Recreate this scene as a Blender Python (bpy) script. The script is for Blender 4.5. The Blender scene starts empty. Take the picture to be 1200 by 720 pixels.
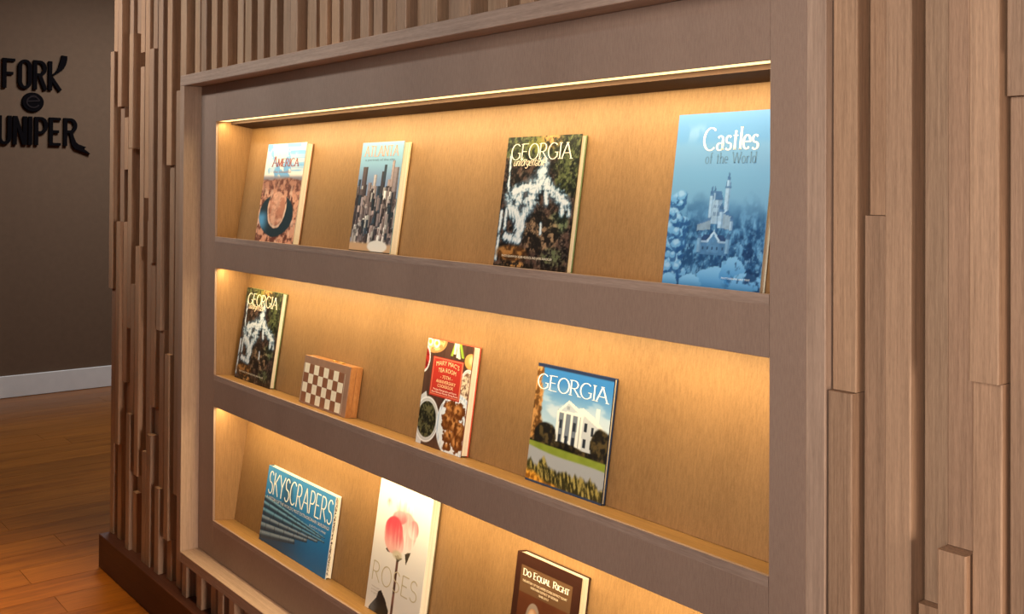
import bpy, bmesh, math, random
import numpy as np
from mathutils import Matrix, Vector

# ---------------------------------------------------------------- camera, world, lights, exposure
scn = bpy.context.scene
COL = scn.collection
cam_data = bpy.data.cameras.new('camera')
cam = bpy.data.objects.new('camera', cam_data); COL.objects.link(cam)
RX, UP, FW = Vector((0.6267, 0.7793, 0.0054)), Vector((0.0044, -0.0105, 0.9999)), Vector((-0.7793, 0.6266, 0.0100))
m = Matrix.Identity(4)
for i in range(3):
    m[i][0], m[i][1], m[i][2] = RX[i], UP[i], -FW[i]
m.translation = (0.0, -1.3, 1.4198)
cam.matrix_world = m
cam_data.sensor_width = 36.0
cam_data.lens = 36.0 * 1210.23 / 1200.0
cam_data.shift_y = -(360.0 - 205.23) / 1200.0
cam_data.clip_start = 0.05
scn.camera = cam

scn.view_settings.view_transform = 'Standard'
scn.view_settings.look = 'None'
scn.view_settings.gamma = 1.0
scn.view_settings.use_curve_mapping = False
scn.view_settings.exposure = 0.0

world = bpy.data.worlds.new('room_ambience'); scn.world = world
world.use_nodes = True
wb = world.node_tree.nodes['Background']
wb.inputs[0].default_value = (0.95, 0.95, 1.0, 1); wb.inputs[1].default_value = 0.012

def area(name, loc, target, sx, sy, power, color, spread=180):
    d = bpy.data.lights.new(name, 'AREA'); d.shape = 'RECTANGLE'; d.size = sx; d.size_y = sy
    d.energy = power; d.color = color; d.spread = math.radians(spread)
    o = bpy.data.objects.new(name, d); COL.objects.link(o)
    o.location = loc
    o.rotation_euler = (Vector(target) - Vector(loc)).to_track_quat('-Z', 'Y').to_euler()
    return o
area('window_daylight', (-0.15, -2.3, 1.8), (-0.6, 0.0, 1.5), 1.5, 1.5, 14.8, (1.0, 0.94, 0.88), 84)
area('end_window_daylight', (3.0, -0.62, 0.9), (-3.2, -0.30, 0.15), 0.6, 1.2, 9.5, (1.0, 0.84, 0.70), 45)
area('upper_wall_fill', (-2.9, -2.2, 2.9), (-2.75, 0.0, 1.95), 1.4, 0.3, 7.4, (0.82, 0.95, 1.0), 60)  # unseen fill added to brighten the upper wall and top rail
area('left_slat_fill', (-4.3, -2.0, 2.9), (-4.0, 0.0, 2.05), 0.8, 0.3, 7.0, (1.0, 0.95, 0.90), 50)  # extra fill added to lift the leftmost slats, no known fixture
area('hall_fill', (-5.9, 1.10, 2.93), (-5.9, 1.1, 0.0), 0.8, 0.8, 62, (0.88, 0.94, 1.0))  # overhead fill added for the far wall and hall floor
area('corner_downlight', (-3.9, -1.0, 2.93), (-3.9, -1.0, 0.0), 0.4, 0.4, 10.0, (1.0, 0.76, 0.48), 42)
area('shelf_downlight', (-2.9, -0.27, 2.93), (-2.9, -0.25, 0.0), 1.8, 0.12, 2.6, (1.0, 0.66, 0.34), 34)
LED_COLOR = (1.0, 0.785, 0.42)
LED_POWER = 6.1

# ---------------------------------------------------------------- helpers
def S(r, g, b):
    f = lambda c: (c / 255.0) / 12.92 if c / 255.0 <= 0.04045 else ((c / 255.0 + 0.055) / 1.055) ** 2.4
    return (f(r), f(g), f(b), 1.0)

def link(name, mesh, mat, parent=None, loc=None, smooth=False):
    o = bpy.data.objects.new(name, mesh); COL.objects.link(o)
    if mat and not mesh.materials: mesh.materials.append(mat)
    if parent: o.parent = parent
    if loc: o.location = loc
    if smooth:
        for p in mesh.polygons: p.use_smooth = True
    return o

def pmesh(name, verts, faces):
    me = bpy.data.meshes.new(name); me.from_pydata([tuple(v) for v in verts], [], faces); me.update(); return me

BOXF = [(0, 3, 2, 1), (4, 5, 6, 7), (0, 1, 5, 4), (1, 2, 6, 5), (2, 3, 7, 6), (3, 0, 4, 7)]
def box_mesh(name, x0, x1, y0, y1, z0, z1, bevel=0.0):
    v = [(x0, y0, z0), (x1, y0, z0), (x1, y1, z0), (x0, y1, z0), (x0, y0, z1), (x1, y0, z1), (x1, y1, z1), (x0, y1, z1)]
    me = pmesh(name, v, BOXF)
    if bevel > 0:
        bm = bmesh.new(); bm.from_mesh(me)
        bmesh.ops.bevel(bm, geom=bm.edges[:], offset=bevel, segments=1, affect='EDGES')
        bm.to_mesh(me); bm.free()
    return me
def box(name, x0, x1, y0, y1, z0, z1, mat, parent=None, bevel=0.0):
    return link(name, box_mesh(name, x0, x1, y0, y1, z0, z1, bevel), mat, parent)
def prism_x(name, profile, x0, x1, mat, parent=None, bevel=0.0):
    """profile: list of (y, z), anticlockwise seen from +X"""
    n = len(profile)
    v = [(x0, y, z) for y, z in profile] + [(x1, y, z) for y, z in profile]
    f = [tuple(range(n))[::-1], tuple(range(n, 2 * n))] + [(i, (i + 1) % n, n + (i + 1) % n, n + i) for i in range(n)]
    me = pmesh(name, v, f)
    bm = bmesh.new(); bm.from_mesh(me)
    bmesh.ops.recalc_face_normals(bm, faces=bm.faces[:])
    if bevel > 0: bmesh.ops.bevel(bm, geom=bm.edges[:], offset=bevel, segments=1, affect='EDGES')
    bm.to_mesh(me); bm.free()
    return link(name, me, mat, parent)
def tag(o, label=None, cat=None, group=None, kind=None):
    if label: o['label'] = label
    if cat: o['category'] = cat
    if group: o['group'] = group
    if kind: o['kind'] = kind
    return o
def empty(name, loc, rot=(0, 0, 0)):
    o = bpy.data.objects.new(name, None); COL.objects.link(o); o.location = loc; o.rotation_euler = rot
    o.empty_display_size = 0.05
    return o

# ---------------------------------------------------------------- materials
def new_mat(name):
    mt = bpy.data.materials.new(name); mt.use_nodes = True
    nt = mt.node_tree; b = nt.nodes['Principled BSDF']
    return mt, nt, b
def N(nt, kind, **kw):
    n = nt.nodes.new(kind)
    for k, v in kw.items(): setattr(n, k, v)
    return n
def wood(name, dark, light, axis='Z', rough=0.5, across=160, along=4, tint=0.25, bump=0.08, tone_a=None, tone_b=None):
    mt, nt, b = new_mat(name); L = nt.links.new
    tc = N(nt, 'ShaderNodeTexCoord'); oi = N(nt, 'ShaderNodeObjectInfo')
    mul = N(nt, 'ShaderNodeVectorMath', operation='SCALE'); cmb = N(nt, 'ShaderNodeCombineXYZ')
    for k in range(3): L(oi.outputs['Random'], cmb.inputs[k])
    L(cmb.outputs[0], mul.inputs[0]); mul.inputs['Scale'].default_value = 37.0
    add = N(nt, 'ShaderNodeVectorMath', operation='ADD'); L(tc.outputs['Object'], add.inputs[0]); L(mul.outputs[0], add.inputs[1])
    def noise(sa, sl, det, rg):
        mp = N(nt, 'ShaderNodeMapping')
        mp.inputs['Scale'].default_value = {'Z': (sa, sa, sl), 'X': (sl, sa, sa), 'Y': (sa, sl, sa)}[axis]
        L(add.outputs[0], mp.inputs[0])
        t = N(nt, 'ShaderNodeTexNoise'); t.inputs['Scale'].default_value = 1.0; t.inputs['Detail'].default_value = det
        t.inputs['Roughness'].default_value = rg
        L(mp.outputs[0], t.inputs['Vector']); return t
    n1 = noise(across, along, 4, 0.6); n2 = noise(across * 3.2, along * 9, 2, 0.7); n3 = noise(7, 1.2, 2, 0.5)
    m1 = N(nt, 'ShaderNodeMath', operation='MULTIPLY_ADD'); L(n1.outputs['Fac'], m1.inputs[0]); m1.inputs[1].default_value = 0.5
    m2 = N(nt, 'ShaderNodeMath', operation='MULTIPLY_ADD'); L(n2.outputs['Fac'], m2.inputs[0]); m2.inputs[1].default_value = 0.35
    m3 = N(nt, 'ShaderNodeMath', operation='MULTIPLY'); L(n3.outputs['Fac'], m3.inputs[0]); m3.inputs[1].default_value = 0.3
    L(m3.outputs[0], m2.inputs[2]); L(m2.outputs[0], m1.inputs[2])
    rp = N(nt, 'ShaderNodeValToRGB'); rp.color_ramp.elements[0].position = 0.38; rp.color_ramp.elements[1].position = 0.78
    rp.color_ramp.elements[0].color = dark; rp.color_ramp.elements[1].color = light
    L(m1.outputs[0], rp.inputs[0])
    # each board a slightly different tone
    tr = N(nt, 'ShaderNodeValToRGB')
    tr.color_ramp.elements[0].color = tone_a or (0.80, 0.78, 0.78, 1); tr.color_ramp.elements[1].color = tone_b or (1.12, 1.06, 1.0, 1)
    L(oi.outputs['Random'], tr.inputs[0])
    mx = N(nt, 'ShaderNodeMix', data_type='RGBA', blend_type='MULTIPLY'); mx.inputs['Factor'].default_value = 1.0 if tint else 0.0
    L(rp.outputs[0], mx.inputs['A']); L(oi.outputs['Color'] if tint == 'board' else tr.outputs[0], mx.inputs['B'])
    L(mx.outputs['Result'], b.inputs['Base Color'])
    bp = N(nt, 'ShaderNodeBump'); bp.inputs['Strength'].default_value = bump; bp.inputs['Distance'].default_value = 0.002
    L(m1.outputs[0], bp.inputs['Height']); L(bp.outputs[0], b.inputs['Normal'])
    b.inputs['Roughness'].default_value = rough
    b.inputs['Specular IOR Level'].default_value = 0.35
    return mt
def plain(name, color, rough=0.6, mottle=0.08, scale=60, spec=0.35, metal=0.0):
    mt, nt, b = new_mat(name); L = nt.links.new
    tc = N(nt, 'ShaderNodeTexCoord'); t = N(nt, 'ShaderNodeTexNoise'); t.inputs['Scale'].default_value = scale; t.inputs['Detail'].default_value = 4
    L(tc.outputs['Object'], t.inputs['Vector'])
    rp = N(nt, 'ShaderNodeValToRGB'); c = color
    rp.color_ramp.elements[0].color = tuple(x * (1 - mottle) for x in c[:3]) + (1,)
    rp.color_ramp.elements[1].color = tuple(min(1, x * (1 + mottle)) for x in c[:3]) + (1,)
    rp.color_ramp.elements[0].position = 0.3; rp.color_ramp.elements[1].position = 0.7
    L(t.outputs['Fac'], rp.inputs[0]); L(rp.outputs[0], b.inputs['Base Color'])
    b.inputs['Roughness'].default_value = rough; b.inputs['Specular IOR Level'].default_value = spec; b.inputs['Metallic'].default_value = metal
    return mt
def pages_mat():
    mt, nt, b = new_mat('page_edges'); L = nt.links.new
    tc = N(nt, 'ShaderNodeTexCoord'); mp = N(nt, 'ShaderNodeMapping'); mp.inputs['Scale'].default_value = (3, 2600, 3)
    t = N(nt, 'ShaderNodeTexNoise'); t.inputs['Scale'].default_value = 1.0; t.inputs['Detail'].default_value = 2
    L(tc.outputs['Object'], mp.inputs[0]); L(mp.outputs[0], t.inputs['Vector'])
    rp = N(nt, 'ShaderNodeValToRGB'); rp.color_ramp.elements[0].color = S(205, 190, 165); rp.color_ramp.elements[1].color = S(245, 236, 218)
    rp.color_ramp.elements[0].position = 0.3; rp.color_ramp.elements[1].position = 0.6
    L(t.outputs['Fac'], rp.inputs[0]); L(rp.outputs[0], b.inputs['Base Color']); b.inputs['Roughness'].default_value = 0.8
    return mt
def print_mat():
    mt, nt, b = new_mat('printed_cover'); L = nt.links.new
    a = N(nt, 'ShaderNodeAttribute', attribute_name='print'); L(a.outputs['Color'], b.inputs['Base Color'])
    b.inputs['Roughness'].default_value = 0.38; b.inputs['Specular IOR Level'].default_value = 0.4
    return mt
def glow(name, color, strength):
    mt, nt, b = new_mat(name)
    b.inputs['Base Color'].default_value = color
    b.inputs['Emission Color'].default_value = color; b.inputs['Emission Strength'].default_value = strength
    return mt

M = {}
M['slat'] = wood('slat_oak', S(132, 104, 83), S(190, 155, 127), 'Z', 0.48, 300, 7, tint='board', bump=0.15)
M['face'] = wood('face_oak', S(138, 112, 97), S(166, 138, 120), 'Z', 0.5, 420, 60, tint=0, bump=0.05)
M['casing_v'] = wood('casing_oak_upright', S(140, 114, 97), S(188, 157, 135), 'Z', 0.45, 190, 5, tint=0, bump=0.1)
M['casing_h'] = wood('casing_oak_level', S(140, 116, 102), S(188, 160, 142), 'X', 0.45, 190, 5, tint=0, bump=0.1)
M['niche'] = wood('niche_oak', S(126, 92, 57), S(164, 124, 81), 'Z', 0.5, 260, 26, tint=0, bump=0.05)
M['ledge'] = wood('ledge_oak', S(122, 88, 50), S(168, 127, 76), 'X', 0.45, 190, 6, tint=0, bump=0.05)
M['base'] = wood('base_oak', S(56, 28, 19), S(88, 48, 33), 'X', 0.5, 150, 4, tint=0, bump=0.05)
M['floor'] = wood('floor_oak', S(106, 56, 11), S(164, 100, 30), 'Y', 0.33, 45, 1.6, tone_a=(0.82, 0.78, 0.72, 1), tone_b=(1.06, 1.0, 0.95, 1), bump=0.03)
M['far_wall'] = plain('brown_paint', S(106, 81, 61), 0.85, 0.05, 25)
M['skirting'] = plain('white_paint', S(228, 220, 212), 0.5, 0.03, 15)
M['ceiling'] = plain('ceiling_paint', S(225, 220, 212), 0.9, 0.03, 10)
M['black'] = plain('black_letters', S(10, 6, 8), 0.9, 0.15, 40, 0.08)
M['emblem'] = plain('emblem_relief', S(34, 22, 22), 0.7, 0.1, 40, 0.15)
M['pages'] = pages_mat()
M['print'] = print_mat()
M['diffuser'] = glow('led_diffuser', (1.0, 0.72, 0.30, 1), 2.2)
M['soffit_shade'] = plain('shaded_soffit_board', S(70, 48, 36), 0.8)  # unlit shade behind the rail put into the soffit and channel colour

# ---------------------------------------------------------------- room shell
XL, XR = -3.0942, -0.9860            # opening between the bookcase stiles
CASE_L, CASE_R, CASE_W, CASE_Y = -3.2106, -0.8791, 0.0321, -0.0579   # inner casing edges, casing width and front
ZT, S1T, S1B, S2T, S2B, S3T = 1.6147, 1.2549, 1.1574, 0.8242, 0.7252, 0.3711
ZCI, ZCO, ZCB = 1.7317, 1.7649, 0.2546
BASE_T = 0.122
CEIL = 2.97
WALL_L, WALL_R = -3.945, 1.2
FAR = -7.40

floor = box('floor', -7.5, 2.6, -6.0, 4.0, -0.12, -0.012, M['floor']); tag(floor, kind='structure')
ceiling = box('ceiling', -7.5, 2.6, -3.2, 4.0, CEIL, CEIL + 0.1, M['ceiling']); tag(ceiling, kind='structure')
wall_far = box('wall_far', FAR - 0.15, FAR, -6.0, 4.0, -0.012, CEIL, M['far_wall']); tag(wall_far, kind='structure')
bb = link('baseboard_far', box_mesh('baseboard_far', FAR, FAR + 0.016, -6.0, 4.0, 0.0005, 0.145, 0.003), M['skirting']); tag(bb, kind='structure')

# floor planks: one object each, running parallel to the far wall
rng = random.Random(5)
PW = 0.165
x = FAR + 0.017; ci = 0
plank_len = {}
while x < 2.2:
    y = -3.4 - rng.random() * 1.9
    while y < 3.2:
        ln = rng.choice((1.7, 2.1, 2.4))
        k = (ln,)
        if k not in plank_len:
            me = box_mesh('plank', 0.0008, PW - 0.0008, 0.0008, ln - 0.0008, -0.0118, 0.0, 0.0)
            plank_len[k] = me
        link('plank', plank_len[k], M['floor'], floor, (x, y, 0.0))
        y += ln
    x += PW; ci += 1

# the slatted wall: backing with an opening for the bookcase
def joined_boxes(name, boxes, mat):
    v, f = [], []
    for b in boxes:
        x0, x1, y0, y1, z0, z1 = b; n = len(v)
        v += [(x0, y0, z0), (x1, y0, z0), (x1, y1, z0), (x0, y1, z0), (x0, y0, z1), (x1, y0, z1), (x1, y1, z1), (x0, y1, z1)]
        f += [tuple(n + i for i in q) for q in BOXF]
    return link(name, pmesh(name, v, f), mat)
OL, OR_ = CASE_L - CASE_W, CASE_R + CASE_W
BACK = -0.004
wall = joined_boxes('wall_right', [
    (WALL_L, OL, BACK, 0.26, 0, CEIL), (OR_, WALL_R, BACK, 0.26, 0, CEIL),
    (OL, OR_, BACK, 0.26, ZCO, CEIL), (OL, OR_, BACK, 0.26, 0, ZCB - 0.0331), (OL, OR_, 0.20, 0.26, ZCB - 0.0331, ZCO)], M['slat'])
tag(wall, kind='structure')
sk = box('baseboard_right', WALL_L + 0.004, WALL_R, -0.083, BACK, 0.0005, BASE_T, M['base'], None, 0.002); tag(sk, kind='structure')

LEV = {0: -0.0110, 1: -0.0270, 2: -0.0430, 3: -0.0555}
tr_ = random.Random(17)
def slat(x0, x1, z0, z1, yf, tone=None):
    c = 0.0018; w = x1 - x0; g = 0.0012; h = z1 - z0; d = BACK - yf
    prof = [(g, d), (g, c), (g + c, 0), (w - g - c, 0), (w - g, c), (w - g, d)]
    e = 0.0014
    v = [(px, py, 0.0) for px, py in prof] + [(px, py, h) for px, py in prof]
    f = [(0, 1, 2, 3, 4, 5), (11, 10, 9, 8, 7, 6)] + [(i + 6, (i + 1) % 6 + 6, (i + 1) % 6, i) for i in range(5)]
    me = pmesh('slat', v, f)
    o = link('slat', me, M['slat'], wall, (x0, yf, z0))
    t = tone if tone else tr_.choice(((1.06, 1.03, 1.0), (0.96, 0.95, 0.96), (1.0, 0.98, 0.94), (0.90, 0.89, 0.90), (1.08, 1.02, 0.95), (0.94, 0.90, 0.86)))
    o.color = (t[0], t[1], t[2], 1.0)
    return o
def column(x0, x1, zlo, zhi, pieces, tones=None):
    """pieces: list of (upper end z, front y) from the bottom up"""
    z = zlo
    for k_, (top, yf) in enumerate(pieces):
        t = min(top, zhi)
        if t - z > 0.004:
            slat(x0, x1, z, t - (0.0008 if t < zhi else 0), yf if yf < 0 else LEV[yf], tones[k_] if tones else None)
        z = max(z, t)
# right of the bookcase
P = 0.0402
right = [
    [(1.138, -0.0545), (9, -0.0440)], [(1.3816, -0.0290), (9, -0.0170)], [(9, -0.0440)], [(0.8757, -0.0300), (9, -0.0150)],
    [(0.9626, -0.0550), (9, -0.0301)], [(1.1805, -0.0450), (9, -0.0540)], [(1.5321, -0.0312), (9, -0.0400)]]
right_tones = [
    [(0.98, 0.94, 0.90), (1.06, 1.00, 0.93)], [(0.93, 0.88, 0.84), (0.96, 0.88, 0.80)], [(1.05, 1.00, 0.95)], [(1.02, 0.94, 0.86), (0.88, 0.86, 0.82)],
    [(1.08, 1.02, 0.96), (0.97, 0.90, 0.86)], [(1.05, 0.98, 0.92), (1.10, 1.04, 0.98)], [(0.92, 0.87, 0.83), (0.95, 0.92, 0.90)]]
for i, pcs in enumerate(right): column(OR_ + 0.0004 + P * i, OR_ + 0.0004 + P * (i + 1), BASE_T, CEIL, pcs, right_tones[i])
def random_pieces(r, zlo, zhi, bias):
    z = zlo; out = []; last = None
    while z < zhi:
        z += r.uniform(0.35, 1.3)
        lv = r.choice((2, 3, 2, 3, 1)) if bias else r.choice((0, 1, 0, 0, 2))
        if lv == last: lv = max(0, lv - 1)
        out.append((z, lv)); last = lv
    out[-1] = (9, out[-1][1]); return out
r2 = random.Random(21)
xx = OR_ + 0.0004 + P * len(right); k = 0
while xx < WALL_R - P:
    column(xx, xx + P, BASE_T, CEIL, random_pieces(r2, BASE_T, CEIL, k % 2 == 0)); xx += P; k += 1
# left of the bookcase, 17 columns counted from the wall's end
left = [
    [(1.03, 2), (1.91, 3), (9, 2)],
    [(0.585, 1), (2.06, 0), (9, 2)],
    [(0.47, 2), (1.28, 3), (1.70, 2), (9, 3)],
    [(0.70, 1), (1.28, 2), (1.47, 0), (1.66, 2), (9, 1)],
    [(0.42, 0), (0.90, 1), (1.545, 2), (9, 0)],
    [(0.60, 3), (1.06, 2), (1.545, 0), (1.955, 3), (9, 1)],
    [(0.33, 2), (0.93, 1), (9, 0)],
    [(0.40, 1), (1.20, 3), (1.83, 2), (1.88, 1), (9, 2)],
    [(0.66, 0), (1.02, 1), (9, 0)],
    [(0.50, 3), (1.29, 2), (1.37, 1), (9, 3)],
    [(0.565, 3), (0.66, 1), (1.15, 2), (1.88, 3), (9, 2)],
    [(0.36, 1), (1.46, 0), (9, 0)],
    [(0.405, 3), (0.93, 2), (9, 3)],
    [(1.0, 1), (1.72, 0), (9, 0)],
    [(0.255, 2), (0.86, 3), (1.48, 2), (9, 3)],
    [(0.55, 0), (1.155, 1), (1.70, 0), (9, 0)],
    [(0.42, 2), (1.72, 3), (9, 2)]]
PL = (OL - 0.0004 - WALL_L) / 17
for i, pcs in enumerate(left): column(WALL_L + PL * i, WALL_L + PL * (i + 1), BASE_T, CEIL, pcs)
# above and below the bookcase
n_top = 60; PT = (OR_ - OL) / n_top
r3 = random.Random(8)
pattern = [3, 1, 2, 0, 3, 0, 3, 1, 3, 0, 2, 0, 3, 0, 3, 1, 3, 0, 3, 3, 1, 2, 0, 3, 2, 0, 3, 1, 3, 2, 0, 3, 3, 1, 2, 3, 1, 2, 3, 0, 2, 3, 1, 3, 2, 3, 1, 2, 3, 2, 0, 3, 2, 3, 1, 3, 2, 3, 1, 2]
for i in range(n_top):
    a = pattern[i]; zb = r3.uniform(1.93, 2.6)
    other = {3: 2, 2: 3, 1: 3, 0: 2}[a]
    column(OL + PT * i, OL + PT * (i + 1), ZCO + 0.0006, CEIL, [(zb, a), (9, other)])
    low = r3.choice((0, 1, 2, 3)) if i > 12 else (0, 3, 1, 0, 3, 0, 2, 0, 3, 0, 3, 1, 0)[i]
    column(OL + PT * i, OL + PT * (i + 1), BASE_T, ZCB - 0.0337, [(9, low)])

# ---------------------------------------------------------------- the built-in display bookcase
SL = 0.15                                            # ledges and soffits slope, back panels lean by the same
case = empty('display_bookcase', (0.5 * (XL + XR), 0, ZCB))
tag(case, 'built-in brown oak display bookcase with three lit slanted shelves, set in the slatted wall', 'bookcase')
case_inv = Matrix.Translation((-0.5 * (XL + XR), 0, -ZCB))
def cpart(o):
    o.parent = case; o.matrix_parent_inverse = case_inv; return o
G = 0.0005
# casing: two uprights, head and sill, standing proud of the face
cpart(box('casing', OL + G, CASE_L, CASE_Y, 0.03, ZCB - 0.033 + G, ZCI - G, M['casing_v'], None, 0.0012))
cpart(box('casing', CASE_R, OR_ - G, CASE_Y, 0.03, ZCB - 0.033 + G, ZCI - G, M['casing_v'], None, 0.0012))
cpart(box('casing', OL + G, OR_ - G, CASE_Y, 0.03, ZCI, ZCO, M['casing_h'], None, 0.0012))
cpart(box('casing', CASE_L + G, CASE_R - G, CASE_Y, 0.03, ZCB - 0.033 + G, ZCB, M['casing_h'], None, 0.0012))
# face frame
cpart(box('stile', CASE_L + G, XL, 0.0, 0.0068, ZCB + G, ZCI - G, M['face'], None, 0.0006))
cpart(box('stile', XR, CASE_R - G, 0.0, 0.0068, ZCB + G, ZCI - G, M['face'], None, 0.0006))
cpart(box('top_rail', XL + G, XR - G, 0.0, 0.0068, ZT, ZCI - G, M['face'], None, 0.0006))
for a, b, nm in ((S1B, S1T, 'shelf_front'), (S2B, S2T, 'shelf_front'), (ZCB + G, S3T, 'bottom_rail')):
    cpart(box(nm, XL + G, XR - G, 0.0, 0.0068, a, b, M['face'], None, 0.0006))
for zl in (S1T, S2T, S3T):
    cpart(box('edge_band', XL + G, XR - G, -0.0005, -0.00005, zl - 0.0165, zl, M['casing_h']))
# side boards of the niches, seen lit from inside
cpart(box('side_panel', XL - 0.018, XL, 0.0072, 0.19, ZCB + G, ZCI - G, M['niche']))
cpart(box('side_panel', XR, XR + 0.018, 0.0072, 0.19, ZCB + G, ZCI - G, M['niche']))
for zt, zl in ((ZT, S1T), (S1B, S2T), (S2B, S3T)):
    yb = 0.0705; zlb = zl - SL * yb
    # ledge slopes down to the back
    cpart(prism_x('ledge', [(0.0072, zl - SL * 0.0072), (yb + 0.012, zl - SL * (yb + 0.012)), (yb + 0.012, zl - 0.045), (0.0072, zl - 0.045)], XL + G, XR - G, M['ledge']))
    hgt = zt - SL * 0.12 - zlb + 0.012
    cpart(prism_x('back_panel', [(yb, zlb + 0.0006), (yb + SL * hgt, zlb + hgt), (yb + SL * hgt + 0.012, zlb + hgt), (yb + 0.012, zlb + 0.0006)], XL + G, XR - G, M['niche']))
    # soffit with a slot behind the rail for the light
    y0 = 0.050; ye = yb + SL * hgt - 0.004
    cpart(prism_x('soffit', [(y0, zt - SL * y0), (y0, zt + 0.012), (ye, zt + 0.012), (ye, zt - SL * ye)], XL + G, XR - G, M['soffit_shade']))
    cpart(box('light_channel', XL + 0.004, XR - 0.004, 0.0072, 0.0495, zt + 0.007, zt + 0.012, M['soffit_shade']))
    led = cpart(box('led_strip', XL + 0.006, XR - 0.006, 0.0072, 0.036, zt + 0.0002, zt + 0.0065, M['diffuser']))
    led['label'] = 'glowing amber light strip behind the rail'
    d = bpy.data.lights.new('shelf_led_light', 'AREA'); d.shape = 'RECTANGLE'
    d.size = XR - XL - 0.02; d.size_y = 0.012; d.energy = LED_POWER; d.color = LED_COLOR
    lo = bpy.data.objects.new('shelf_led_light', d); COL.objects.link(lo)
    lo.location = (0.5 * (XL + XR), 0.0200, zt - 0.0030); lo.rotation_euler = (math.radians(14), 0, 0)

# ---------------------------------------------------------------- sign on the far wall
def arc(cx, cy, rx, ry, a0, a1, n=14):
    return [(cx + rx * math.cos(math.radians(a0 + (a1 - a0) * i / n)), cy + ry * math.sin(math.radians(a0 + (a1 - a0) * i / n))) for i in range(n + 1)]
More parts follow.
